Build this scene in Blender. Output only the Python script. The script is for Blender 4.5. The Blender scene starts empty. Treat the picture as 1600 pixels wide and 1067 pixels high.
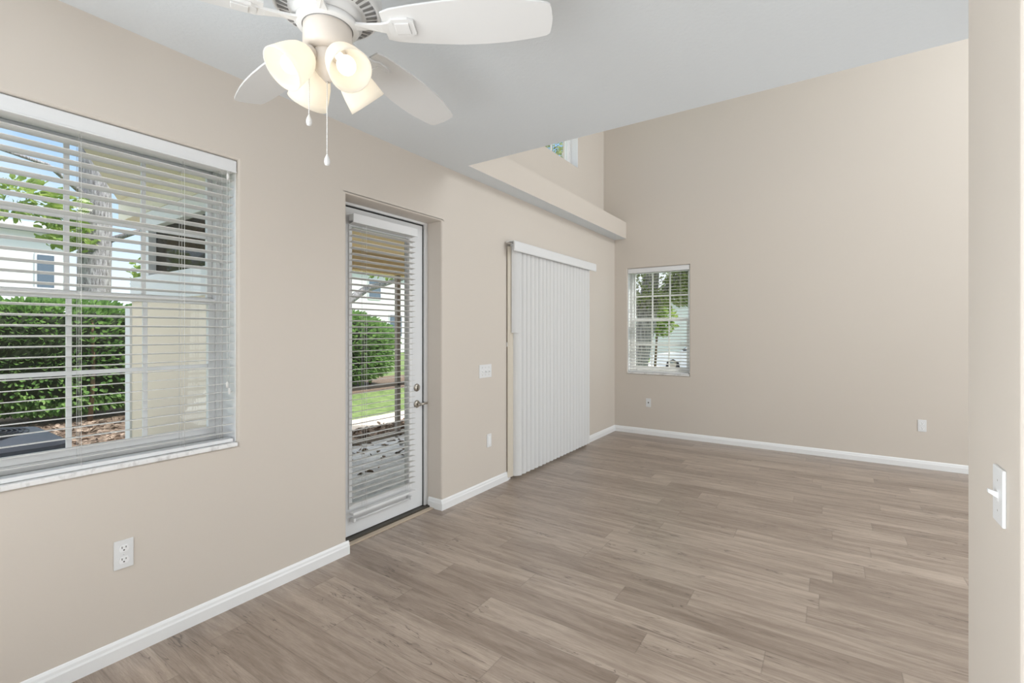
import bpy, bmesh, math, random
import numpy as np
from mathutils import Vector, Matrix

# ------------------------------------------------------------------ camera, light, exposure
S = 1.18                       # every length below is multiplied by S at the end (metres = units * S)
sc = bpy.context.scene
COL = sc.collection
R = math.radians
random.seed(7)

cam_d = bpy.data.cameras.new('camera')
cam_d.sensor_fit = 'HORIZONTAL'; cam_d.sensor_width = 36.0
cam_d.lens = 734.0/1600*36.0
cam_d.shift_y = -14.5/1600
cam_d.clip_start = 0.02; cam_d.clip_end = 500
cam = bpy.data.objects.new('camera', cam_d); COL.objects.link(cam)
cam.location = (0, 0, 1.26*S)
cam.rotation_euler = (R(90), 0, R(33.94))
sc.camera = cam

sc.view_settings.view_transform = 'Standard'
sc.view_settings.look = 'None'
sc.view_settings.exposure = 0.0
sc.view_settings.gamma = 1.0
sc.view_settings.use_curve_mapping = False

w = bpy.data.worlds.new('sky'); sc.world = w; w.use_nodes = True
nt = w.node_tree; nt.nodes.clear()
def _n(nt, t, **k):
    n = nt.nodes.new(t)
    for a, b in k.items(): setattr(n, a, b)
    return n
wo = _n(nt, 'ShaderNodeOutputWorld'); bg = _n(nt, 'ShaderNodeBackground')
tc = _n(nt, 'ShaderNodeTexCoord'); sx = _n(nt, 'ShaderNodeSeparateXYZ')
rp = _n(nt, 'ShaderNodeValToRGB'); cl = _n(nt, 'ShaderNodeTexNoise'); cr = _n(nt, 'ShaderNodeValToRGB')
mx = _n(nt, 'ShaderNodeMixRGB')
cl.inputs['Scale'].default_value = 3.0; cl.inputs['Detail'].default_value = 6
els = rp.color_ramp.elements
els[0].position = 0.0; els[0].color = (.62, .64, .66, 1)
els[1].position = 1.0; els[1].color = (1, 1, 1, 1)
for p_, c_ in ((.17, (.36, .46, .58)), (.36, (.17, .30, .50)), (.56, (.55, .62, .70)), (.70, (.97, .98, .98))):
    e = els.new(p_); e.color = (*c_, 1)
cr.color_ramp.elements[0].position = .52; cr.color_ramp.elements[0].color = (0, 0, 0, 1)
cr.color_ramp.elements[1].position = .72; cr.color_ramp.elements[1].color = (.75, .75, .75, 1)
mx.inputs[2].default_value = (.60, .62, .64, 1)
L = nt.links.new
L(tc.outputs['Generated'], sx.inputs[0]); L(sx.outputs[2], rp.inputs[0])
L(tc.outputs['Generated'], cl.inputs['Vector']); L(cl.outputs[0], cr.inputs[0])
L(cr.outputs[0], mx.inputs[0]); L(rp.outputs[0], mx.inputs[1]); L(mx.outputs[0], bg.inputs[0])
L(bg.outputs[0], wo.inputs[0])
bg.inputs[1].default_value = 2.1

sun_d = bpy.data.lights.new('sun', 'SUN'); sun_d.energy = 5.5; sun_d.angle = R(0.6); sun_d.color = (1, .95, .86)
sun = bpy.data.objects.new('sun', sun_d); COL.objects.link(sun)
sun.location = (20, 20, 30)
sun.rotation_euler = Vector((-.52, -.46, -.9)).to_track_quat('-Z', 'Y').to_euler()

def area(name, loc, aim, sx_, sy_, watts, col=(1, 1, 1)):
    d = bpy.data.lights.new(name, 'AREA'); d.shape = 'RECTANGLE'; d.size = sx_*S; d.size_y = sy_*S
    d.energy = watts; d.color = col
    o = bpy.data.objects.new(name, d); COL.objects.link(o)
    o.location = Vector(loc)*S
    o.rotation_euler = (Vector(aim)-Vector(loc)).to_track_quat('-Z', 'Z').to_euler()
    return o
# unseen fill lights added for brightness; upper right stands for inferred high windows
area('daylight_upper_right', (3.05, 4.1, 3.6), (-2.2, 4.1, 1.9), 2.4, 2.0, 182, (.92, .97, 1))
area('fill_behind', (0.6, -2.9, 1.35), (-.6, 3, 1.3), 4.6, 2.0, 17, (.92, .97, 1))
area('fill_right', (3.05, 4.1, 1.15), (-2.2, 3.9, 1.2), 2.2, 1.9, 56, (.92, .97, 1))
# more added fill lights: one lights the partition, two wash the low ceiling
area('fill_left', (-2.2, -1.6, 1.35), (2.0, -1.6, 1.2), 1.7, 1.3, 166, (.92, .97, 1))
area('fill_up_behind', (-.6, -1.0, .7), (-.7, -.3, 2.4), 1.6, 1.0, 51, (.92, .97, 1))
area('fill_up_right', (1.5, 3.3, .35), (-.7, 1.9, 2.44), 1.2, 1.2, 26, (.92, .97, 1))

# ------------------------------------------------------------------ materials
MATS = {}
def mat(name, col, rough=.6, metal=0., spec=.5, bump=None, emit=None, sub=None):
    if name in MATS: return MATS[name]
    m = bpy.data.materials.new(name); m.use_nodes = True
    t = m.node_tree; b = t.nodes['Principled BSDF']
    b.inputs['Base Color'].default_value = (*col, 1)
    b.inputs['Roughness'].default_value = rough
    b.inputs['Metallic'].default_value = metal
    b.inputs['Specular IOR Level'].default_value = spec
    if bump:
        sc_, st, dist = bump
        tcn = _n(t, 'ShaderNodeTexCoord'); nz = _n(t, 'ShaderNodeTexNoise'); bp = _n(t, 'ShaderNodeBump')
        nz.inputs['Scale'].default_value = sc_; nz.inputs['Detail'].default_value = 4
        bp.inputs['Strength'].default_value = st; bp.inputs['Distance'].default_value = dist
        t.links.new(tcn.outputs['Object'], nz.inputs['Vector']); t.links.new(nz.outputs[0], bp.inputs['Height'])
        t.links.new(bp.outputs[0], b.inputs['Normal'])
    if emit:
        b.inputs['Emission Color'].default_value = (*emit[0], 1); b.inputs['Emission Strength'].default_value = emit[1]
    MATS[name] = m
    return m

def mottled(name, c1, c2, scale, rough=.9, detail=8, stretch=(1, 1, 1), bump=0., lo=.35, hi=.65):
    m = mat(name, c1, rough); t = m.node_tree; b = t.nodes['Principled BSDF']
    tcn = _n(t, 'ShaderNodeTexCoord'); mp = _n(t, 'ShaderNodeMapping'); nz = _n(t, 'ShaderNodeTexNoise'); r = _n(t, 'ShaderNodeValToRGB')
    mp.inputs['Scale'].default_value = stretch
    nz.inputs['Scale'].default_value = scale; nz.inputs['Detail'].default_value = detail; nz.inputs['Roughness'].default_value = .65
    r.color_ramp.elements[0].position = lo; r.color_ramp.elements[0].color = (*c1, 1)
    r.color_ramp.elements[1].position = hi; r.color_ramp.elements[1].color = (*c2, 1)
    t.links.new(tcn.outputs['Object'], mp.inputs[0]); t.links.new(mp.outputs[0], nz.inputs['Vector'])
    t.links.new(nz.outputs[0], r.inputs[0]); t.links.new(r.outputs[0], b.inputs['Base Color'])
    if bump:
        bp = _n(t, 'ShaderNodeBump'); bp.inputs['Strength'].default_value = bump; bp.inputs['Distance'].default_value = .02
        t.links.new(nz.outputs[0], bp.inputs['Height']); t.links.new(bp.outputs[0], b.inputs['Normal'])
    return m

M_wall = mat('beige_wall_paint', (.655, .60, .54), .65, spec=.3, bump=(160, .10, .002))
M_ceil = mat('white_textured_ceiling', (.75, .79, .82), .85, spec=.2, bump=(55, .35, .006))
M_trim = mat('white_trim_paint', (.86, .87, .88), .35)
M_white = mat('white_plastic', (.77, .78, .79), .4)
M_door = mat('white_door_paint', (.78, .795, .81), .35)
M_vinyl = mat('white_vinyl', (.86, .865, .87), .35)
M_dark = mat('black_rubber', (.012, .012, .012), .6)
M_slot = mat('dark_slot', (.06, .055, .05), .7)
M_bronze = mat('bronze_metal', (.07, .062, .05), .45, .6)
M_tan = mat('tan_strip', (.55, .45, .35), .5)
M_nickel = mat('brushed_nickel', (.42, .39, .34), .28, 1.)
M_fan = mat('fan_white', (.76, .765, .765), .4)
M_fanbeige = mat('fan_warm_white', (.72, .66, .60), .4)
M_fangroove = mat('fan_vent_grey', (.22, .215, .21), .6)
M_marble = mottled('grey_veined_marble', (.50, .49, .48), (.84, .84, .84), 9, .3, 6, (1, 2, 1), 0, .3, .5)
M_cord = mat('white_cord', (.75, .75, .74), .7)

def translucent(name, col, tcol, fac, emit=None):
    m = bpy.data.materials.new(name); m.use_nodes = True; t = m.node_tree; t.nodes.clear()
    o = _n(t, 'ShaderNodeOutputMaterial'); d = _n(t, 'ShaderNodeBsdfDiffuse'); tr = _n(t, 'ShaderNodeBsdfTranslucent'); x = _n(t, 'ShaderNodeMixShader')
    d.inputs[0].default_value = (*col, 1); tr.inputs[0].default_value = (*tcol, 1); x.inputs[0].default_value = fac
    t.links.new(d.outputs[0], x.inputs[1]); t.links.new(tr.outputs[0], x.inputs[2])
    last = x
    if emit:
        em = _n(t, 'ShaderNodeEmission'); em.inputs[0].default_value = (*emit[0], 1); em.inputs[1].default_value = emit[1]
        ad = _n(t, 'ShaderNodeAddShader'); t.links.new(x.outputs[0], ad.inputs[0]); t.links.new(em.outputs[0], ad.inputs[1]); last = ad
    t.links.new(last.outputs[0], o.inputs[0])
    return m
M_slat = translucent('white_slat', (.83, .825, .81), (.8, .78, .74), .18)
M_vane = translucent('white_vane', (.90, .90, .90), (.88, .88, .88), .36)
M_shade = translucent('frosted_glass', (.80, .77, .71), (.93, .90, .84), .5, ((1, .90, .74), .16))
M_bulb = mat('lit_bulb', (1, 1, 1), .5, emit=((1, .93, .82), 1.25))

def glass(name, tint=(1, 1, 1), refl=.08):
    m = bpy.data.materials.new(name); m.use_nodes = True; t = m.node_tree; t.nodes.clear()
    o = _n(t, 'ShaderNodeOutputMaterial'); a = _n(t, 'ShaderNodeBsdfTransparent'); g = _n(t, 'ShaderNodeBsdfGlossy'); x = _n(t, 'ShaderNodeMixShader')
    lw = _n(t, 'ShaderNodeLayerWeight'); pw = _n(t, 'ShaderNodeMath', operation='POWER'); pw.inputs[1].default_value = 4.
    f = _n(t, 'ShaderNodeMath', operation='MULTIPLY_ADD'); f.inputs[1].default_value = .5; f.inputs[2].default_value = .02
    t.links.new(lw.outputs['Facing'], pw.inputs[0]); t.links.new(pw.outputs[0], f.inputs[0])
    a.inputs[0].default_value = (*tint, 1); g.inputs['Roughness'].default_value = .02
    t.links.new(f.outputs[0], x.inputs[0]); t.links.new(a.outputs[0], x.inputs[1]); t.links.new(g.outputs[0], x.inputs[2]); t.links.new(x.outputs[0], o.inputs[0])
    return m
M_glass = glass('window_glass', (.97, .985, .98))

def screen_mat(name, col, opac):
    m = bpy.data.materials.new(name); m.use_nodes = True; t = m.node_tree; t.nodes.clear()
    o = _n(t, 'ShaderNodeOutputMaterial'); a = _n(t, 'ShaderNodeBsdfTransparent'); d = _n(t, 'ShaderNodeBsdfDiffuse'); x = _n(t, 'ShaderNodeMixShader')
    d.inputs[0].default_value = (*col, 1); x.inputs[0].default_value = opac
    t.links.new(a.outputs[0], x.inputs[1]); t.links.new(d.outputs[0], x.inputs[2]); t.links.new(x.outputs[0], o.inputs[0])
    return m
M_screen = screen_mat('shaded_insect_screen', (.05, .045, .04), .72)  # dense dark tint gives the shadow inside the porch behind the screen

# vinyl plank floor: planks run along X
def floor_material():
    W, Ln = .150*S, 1.06*S
    m = bpy.data.materials.new('grey_brown_vinyl_plank'); m.use_nodes = True; t = m.node_tree
    b = t.nodes['Principled BSDF']; k = t.links.new
    def math_(op, a, bb=None):
        n = _n(t, 'ShaderNodeMath', operation=op)
        for i, v in enumerate((a, bb)):
            if v is None: continue
            if isinstance(v, (int, float)): n.inputs[i].default_value = v
            else: k(v, n.inputs[i])
        return n.outputs[0]
    def comb(x, y, z=0.):
        n = _n(t, 'ShaderNodeCombineXYZ')
        for i, v in enumerate((x, y, z)):
            if isinstance(v, (int, float)): n.inputs[i].default_value = v
            else: k(v, n.inputs[i])
        return n.outputs[0]
    def wn(v):
        n = _n(t, 'ShaderNodeTexWhiteNoise', noise_dimensions='3D'); k(v, n.inputs['Vector']); return n.outputs['Value']
    def noise(v, s, det=5, rgh=.6, dist=0.):
        n = _n(t, 'ShaderNodeTexNoise'); k(v, n.inputs['Vector']); n.inputs['Scale'].default_value = s
        n.inputs['Detail'].default_value = det; n.inputs['Roughness'].default_value = rgh; n.inputs['Distortion'].default_value = dist
        return n.outputs[0]
    def ramp(v, p0, p1, c0=(0, 0, 0), c1=(1, 1, 1)):
        n = _n(t, 'ShaderNodeValToRGB'); k(v, n.inputs[0])
        n.color_ramp.elements[0].position = p0; n.color_ramp.elements[0].color = (*c0, 1)
        n.color_ramp.elements[1].position = p1; n.color_ramp.elements[1].color = (*c1, 1)
        return n.outputs[0]
    def mix(f, a, c, blend='MIX'):
        n = _n(t, 'ShaderNodeMixRGB', blend_type=blend)
        for i, v in enumerate((f, a, c)):
            if isinstance(v, (int, float)): n.inputs[i].default_value = v
            elif isinstance(v, tuple): n.inputs[i].default_value = (*v, 1)
            else: k(v, n.inputs[i])
        return n.outputs[0]
    tcn = _n(t, 'ShaderNodeTexCoord'); sp = _n(t, 'ShaderNodeSeparateXYZ'); k(tcn.outputs['Object'], sp.inputs[0])
    x, y = sp.outputs[0], sp.outputs[1]
    yr = math_('DIVIDE', y, W); row = math_('FLOOR', yr)
    off = wn(comb(row, 3.7, 1.1)); xr = math_('ADD', math_('DIVIDE', x, Ln), math_('MULTIPLY', off, 5.)); col = math_('FLOOR', xr)
    pid = wn(comb(row, col, .5)); pid2 = wn(comb(row, col, 9.5))
    zoff = math_('MULTIPLY', pid, 37.)
    g1 = noise(comb(math_('MULTIPLY', x, 1.3), math_('MULTIPLY', y, 13.), zoff), 1.6, 5, .6, .6)       # broad cathedral figure
    g2 = noise(comb(math_('MULTIPLY', x, 5.), math_('MULTIPLY', y, 90.), zoff), 2.2, 4, .65)           # fine grain lines
    g3 = noise(comb(math_('MULTIPLY', x, 1.0), math_('MULTIPLY', y, 9.), math_('ADD', zoff, 5.)), 2.0, 3, .5, 1.2)
    base = ramp(pid2, 0., 1., (.36, .285, .232), (.50, .41, .34))
    base = mix(ramp(g1, .38, .68), base, mix(1., base, (.64, .61, .59), 'MULTIPLY'))
    base = mix(math_('MULTIPLY', ramp(g2, .42, .62), .42), base, mix(1., base, (.60, .57, .55), 'MULTIPLY'))
    crack = math_('ABSOLUTE', math_('SUBTRACT', g3, .5)); gate = ramp(noise(comb(math_('MULTIPLY', x, 1.6), math_('MULTIPLY', y, 5.), zoff), 1.3, 2), .53, .60)
    cr_ = math_('MULTIPLY', ramp(crack, .004, .014, (1, 1, 1), (0, 0, 0)), gate)
    base = mix(math_('MULTIPLY', cr_, .75), base, (.10, .075, .06))
    knot = ramp(noise(comb(math_('MULTIPLY', x, 3.0), math_('MULTIPLY', y, 9.), zoff), 2.3, 2), .70, .76)
    base = mix(math_('MULTIPLY', knot, .5), base, (.14, .105, .085))
    # seams
    fy = math_('FRACT', yr); fx = math_('FRACT', xr)
    ey = math_('MULTIPLY', math_('MINIMUM', fy, math_('SUBTRACT', 1., fy)), W)
    ex = math_('MULTIPLY', math_('MINIMUM', fx, math_('SUBTRACT', 1., fx)), Ln)
    seam = ramp(math_('MINIMUM', ex, ey), .0004, .0016, (1, 1, 1), (0, 0, 0))
    base = mix(math_('MULTIPLY', seam, .38), base, (.10, .08, .065))
    k(base, b.inputs['Base Color'])
    rr = math_('ADD', math_('MULTIPLY', g2, .16), .22); k(rr, b.inputs['Roughness'])
    b.inputs['Specular IOR Level'].default_value = .62
    bp = _n(t, 'ShaderNodeBump'); bp.inputs['Strength'].default_value = .12; bp.inputs['Distance'].default_value = .002
    k(math_('SUBTRACT', g2, math_('MULTIPLY', seam, 1.)), bp.inputs['Height']); k(bp.outputs[0], b.inputs['Normal'])
    return m
M_floor = floor_material()

# ------------------------------------------------------------------ mesh helpers
class MB:
    """collects shapes (world units) and links them as ONE mesh object"""
    def __init__(s): s.bm = bmesh.new()
    def _tag(s, before, mi):
        if mi:
            for f in s.bm.faces:
                if f not in before: f.material_index = mi
    def box(s, lo, hi, bevel=0., seg=2, mi=0, rot=None, piv=None):
        bm = s.bm
        vs = [bm.verts.new((x, y, z)) for x in (lo[0], hi[0]) for y in (lo[1], hi[1]) for z in (lo[2], hi[2])]
        q = [(0, 1, 3, 2), (4, 6, 7, 5), (0, 4, 5, 1), (2, 3, 7, 6), (0, 2, 6, 4), (1, 5, 7, 3)]
        fs = [bm.faces.new([vs[i] for i in f]) for f in q]
        for f in fs: f.material_index = mi
        if bevel:
            es = list({e for f in fs for e in f.edges})
            r = bmesh.ops.bevel(bm, geom=es, offset=bevel, segments=seg, profile=.5, affect='EDGES', clamp_overlap=True)
            for f in r['faces']: f.material_index = mi
            vs = list({v for f in r['faces'] for v in f.verts} | {v for f in fs if f.is_valid for v in f.verts})
        if rot is not None:
            c = Vector(piv) if piv is not None else (Vector(lo)+Vector(hi))/2
            bmesh.ops.rotate(bm, verts=[v for v in vs if v.is_valid], cent=c, matrix=rot)
        return s
    def prism(s, pts, vec, mi=0):
        """polygon pts (3-D) swept by vec"""
        bm = s.bm; vec = Vector(vec)
        a = [bm.verts.new(p) for p in pts]; b = [bm.verts.new(Vector(p)+vec) for p in pts]; n = len(pts)
        fs = [bm.faces.new(a[::-1]), bm.faces.new(b)]
        for i in range(n): fs.append(bm.faces.new((a[i], a[(i+1) % n], b[(i+1) % n], b[i])))
        for f in fs: f.material_index = mi
        bmesh.ops.recalc_face_normals(bm, faces=fs)
        return s
    def tube(s, pts, rad, n=10, mi=0, cap=True):
        bm = s.bm; pts = [Vector(p) for p in pts]
        rad = rad if isinstance(rad, (list, tuple)) else [rad]*len(pts)
        rings = []; up = None
        for i, p in enumerate(pts):
            d = (pts[min(i+1, len(pts)-1)]-pts[max(i-1, 0)]).normalized()
            if up is None: up = d.orthogonal().normalized()
            up = (up-d*up.dot(d)).normalized(); v = d.cross(up)
            rings.append([bm.verts.new(p+(up*math.cos(2*math.pi*j/n)+v*math.sin(2*math.pi*j/n))*rad[i]) for j in range(n)])
        fs = []
        for a, b in zip(rings, rings[1:]):
            for j in range(n): fs.append(bm.faces.new((a[j], a[(j+1) % n], b[(j+1) % n], b[j])))
        if cap: fs += [bm.faces.new(rings[0][::-1]), bm.faces.new(rings[-1])]
        for f in fs: f.material_index = mi; f.smooth = True
        return s
    def lathe(s, prof, org=(0, 0, 0), axis=(0, 0, 1), n=32, mi=0, closed=False):
        """prof = [(r, h)] around axis through org"""
        bm = s.bm; ax = Vector(axis).normalized(); u = ax.orthogonal().normalized(); v = ax.cross(u); org = Vector(org)
        rings = []
        for r, h in prof:
            if r < 1e-6: rings.append([bm.verts.new(org+ax*h)]*n)
            else: rings.append([bm.verts.new(org+ax*h+(u*math.cos(2*math.pi*j/n)+v*math.sin(2*math.pi*j/n))*r) for j in range(n)])
        if closed: rings.append(rings[0])
        for a, b in zip(rings, rings[1:]):
            for j in range(n):
                q = [a[j], a[(j+1) % n], b[(j+1) % n], b[j]]; q = list(dict.fromkeys(q))
                if len(q) > 2:
                    f = bm.faces.new(q); f.material_index = mi; f.smooth = True
        return s
    def sphere(s, c, r, sc_=(1, 1, 1), mi=0, n=16):
        m = Matrix.Translation(c) @ Matrix.Diagonal((*sc_, 1))
        rr = bmesh.ops.create_uvsphere(s.bm, u_segments=n, v_segments=n//2+2, radius=r, matrix=m)
        for f in {f for v in rr['verts'] for f in v.link_faces}: f.material_index = mi; f.smooth = True
        return s
    def build(s, name, mats, parent=None, org=None):
        me = bpy.data.meshes.new(name)
        if parent is None:
            if org is None:
                xs = [v.co for v in s.bm.verts]
                org = (sum(min(c[i] for c in xs)+max(c[i] for c in xs) for i in (0,))/2, 0, 0) if False else \
                      tuple((min(c[i] for c in xs)+max(c[i] for c in xs))/2 if i < 2 else min(c[2] for c in xs) for i in range(3))
            org = Vector(org)
        else:
            org = WORLD[parent.name]
        bmesh.ops.translate(s.bm, verts=s.bm.verts, vec=-org)
        s.bm.to_mesh(me); s.bm.free()
        for m in (mats if isinstance(mats, (list, tuple)) else [mats]): me.materials.append(m)
        o = bpy.data.objects.new(name, me); COL.objects.link(o)
        if parent is not None: o.parent = parent
        else: o.location = org
        WORLD[o.name] = org
        return o
WORLD = {}
def thing(name, loc, label, cat, group=None):
    o = bpy.data.objects.new(name, None); o.empty_display_size = .05; COL.objects.link(o); o.location = loc
    WORLD[o.name] = Vector(loc)
    return tag(o, label, cat, group)
def tag(o, label, cat, group=None, kind=None):
    o['label'] = label; o['category'] = cat
    if group: o['group'] = group
    if kind: o['kind'] = kind
    return o
def struct(o, label=None, cat=None):
    o['kind'] = 'structure'
    if label: o['label'] = label
    if cat: o['category'] = cat
    return o
def struct_root(name, loc, label, cat):
    return struct(thing(name, loc, label, cat))
def copy_tree(o, parent=None):
    c = o.copy(); COL.objects.link(c)
    if parent is not None: c.parent = parent
    WORLD[c.name] = WORLD[o.name]
    for ch in list(o.children): copy_tree(ch, c)
    return c

def wall(name, axis, a_in, a_out, u0, u1, z0, z1, holes, m, label, bull=.012):
    """solid wall with rectangular holes; inner face at a_in, outer at a_out"""
    us = sorted({u0, u1, *[h[i] for h in holes for i in (0, 1)]}); zs = sorted({z0, z1, *[h[i] for h in holes for i in (2, 3)]})
    if bull:                                  # extra grid lines keep the rounded edges local to each opening
        us = sorted({*us, *[u for h in holes for u in (h[0]-.03, h[0]+.03, h[1]-.03, h[1]+.03) if u0 < u < u1]})
        zs = sorted({*zs, *[z for h in holes for z in (h[2]-.03, h[2]+.03, h[3]-.03, h[3]+.03) if z0 < z < z1]})
    bm = bmesh.new(); cache = {}
    def V(a, u, z):
        k = (a, u, z)
        if k not in cache: cache[k] = bm.verts.new((a, u, z) if axis == 'x' else (u, a, z))
        return cache[k]
    def solid(i, j):
        if not (0 <= i < len(us)-1 and 0 <= j < len(zs)-1): return False
        cu, cz = (us[i]+us[i+1])/2, (zs[j]+zs[j+1])/2
        return not any(h[0] < cu < h[1] and h[2] < cz < h[3] for h in holes)
    for i in range(len(us)-1):
        for j in range(len(zs)-1):
            if not solid(i, j): continue
            ua, ub, za, zb = us[i], us[i+1], zs[j], zs[j+1]
            for a in (a_in, a_out): bm.faces.new([V(a, ua, za), V(a, ub, za), V(a, ub, zb), V(a, ua, zb)])
            for di, dj, p, q in ((-1, 0, (ua, za), (ua, zb)), (1, 0, (ub, za), (ub, zb)), (0, -1, (ua, za), (ub, za)), (0, 1, (ua, zb), (ub, zb))):
                if not solid(i+di, j+dj): bm.faces.new([V(a_in, *p), V(a_in, *q), V(a_out, *q), V(a_out, *p)])
    bmesh.ops.recalc_face_normals(bm, faces=bm.faces)
    if bull:
        es = []
        k = 0 if axis == 'x' else 1; kk = 1-k
        for e_ in bm.edges:
            c = (e_.verts[0].co+e_.verts[1].co)/2
            if len(e_.link_faces) == 2 and abs(c[k]-a_in) < 1e-5 and e_.verts[0].co[k] == e_.verts[1].co[k] and e_.link_faces[0].normal.dot(e_.link_faces[1].normal) < .5:
                for h in holes:
                    if h[0]-1e-5 <= c[kk] <= h[1]+1e-5 and h[2]-1e-5 <= c[2] <= h[3]+1e-5: es.append(e_); break
        if es: bmesh.ops.bevel(bm, geom=es, offset=bull, segments=4, profile=.5, affect='EDGES')
    mb = MB(); mb.bm.free(); mb.bm = bm
    return struct(mb.build(name, m, org=(0, 0, 0)), label, 'wall')

# ------------------------------------------------------------------ the shell
XL, YB, ZC = -2.27, 5.73, 2.44
XLO = -2.50                                    # outside face of the left wall
W1 = (0.0, 1.097, .732, 2.057)                 # big window (y0,y1,z0,z1)
DR = (1.689, 2.483, 0.0, 2.048)                # glazed door
SD = (3.355, 4.86, 0.0, 1.985)                 # sliding door
W2 = (-2.101, -1.348, .742, 2.058)             # far window (x0,x1,z0,z1)
W3 = (3.35, 4.98, 3.18, 4.7)                   # high window
YE = 2.59                                      # where the low ceiling stops
wall('wall_left', 'x', XL, XLO, -3.0, YB+.2, 0, ZC, [W1, DR, SD], M_wall, 'beige left wall holding the window and both doors')
wall('wall_left_upper', 'x', -2.42, -2.62, YE, YB+.2, 2.40, 5.2, [W3], M_wall, 'beige upper left wall above the white ledge')
wall('wall_back', 'y', YB, YB+.2, -2.42, 3.2, 0, 5.2, [W2], M_wall, 'tall beige far wall of the two storey space')
wall('wall_right', 'x', 3.15, 3.3, -3.0, YB, 0, 5.2, [], M_wall, 'beige wall far to the right')
wall('wall_front', 'y', -3.0, -3.15, XL, 3.15, 0, ZC, [], M_wall, 'beige wall behind the viewpoint')
wall('wall_loft', 'y', YE, YE-.15, XL, 3.15, ZC+.22, 5.2, [], M_wall, 'beige loft wall above the low ceiling edge')
struct(MB().box((XLO, -3.15, -.1), (3.3, YB+.2, 0)).build('floor', M_floor, org=(0, 0, 0)), 'grey brown vinyl plank floor', 'floor')
struct(MB().box((XLO, -3.15, ZC), (3.15, YE, ZC+.22), .0).build('ceiling', M_ceil, org=(0, 0, 0)), 'low white textured ceiling over the near room', 'ceiling')
struct(MB().box((-2.62, YE-.15, 5.2), (3.3, YB+.2, 5.4)).build('ceiling_upper', M_ceil, org=(0, 0, 0)), 'high ceiling over the two storey space', 'ceiling')
lb = MB().box((XLO, YE, ZC), (-2.117, YB, 2.645))
for f in lb.bm.faces:
    f.normal_update()
    if f.normal.z < -.5: f.material_index = 1
struct(lb.build('trim_1', [M_wall, M_ceil]), 'boxed ledge running along the left wall at ceiling height', 'ledge')
# short partition at the right edge of the view
pb = MB(); pb.box((.286, 1.203, 0), (.40, 1.593, ZC))
ve = [e_ for e_ in pb.bm.edges if abs(e_.verts[0].co.z-e_.verts[1].co.z) > 1]
bmesh.ops.bevel(pb.bm, geom=ve, offset=.010, segments=4, profile=.5, affect='EDGES')
struct(pb.build('wall_partition', M_wall), 'short beige partition wall at the right edge of the view', 'wall')

# baseboards -------------------------------------------------------
BH, BT = .074, .013
def base_prof(t=BT): return [(0, 0), (t, 0), (t, BH*.62), (t*.75, BH*.72), (t*.62, BH*.86), (t*.28, BH*.97), (0, BH)]
def bb_y(mb, y0, y1, x=XL, sgn=1):      # runs along Y on a wall facing +x
    mb.prism([(x+sgn*a, y0, z) for a, z in base_prof()], (0, y1-y0, 0))
def bb_x(mb, x0, x1, y, sgn=-1):
    mb.prism([(x0, y+sgn*a, z) for a, z in base_prof()], (x1-x0, 0, 0))
b = MB(); bb_y(b, -2.98, DR[0]+BT); bb_x(b, -2.39, XL, DR[0], 1)
struct(b.build('baseboard_left', M_trim), 'white baseboard below the large window', 'baseboard')
b = MB(); bb_y(b, DR[1]-BT, SD[0]-.050); bb_x(b, -2.395, XL, DR[1], -1)
struct(b.build('baseboard_left.001', M_trim), 'white baseboard between the two doors', 'baseboard')
struct(tag(MB().box((XL, SD[0]-.050, 0), (XL+.006, SD[0]-.014, 1.99), .002).build('trim_3', M_trim), 'thin white edge strip beside the vertical blind', 'trim strip'))
b = MB(); bb_y(b, SD[1], YB-BT)
struct(b.build('baseboard_left.002', M_trim), 'white baseboard between the vertical blind and the far corner', 'baseboard')
b = MB(); bb_x(b, XL, 3.14, YB, -1)
struct(b.build('baseboard_back', M_trim), 'white baseboard along the far wall', 'baseboard')

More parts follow.
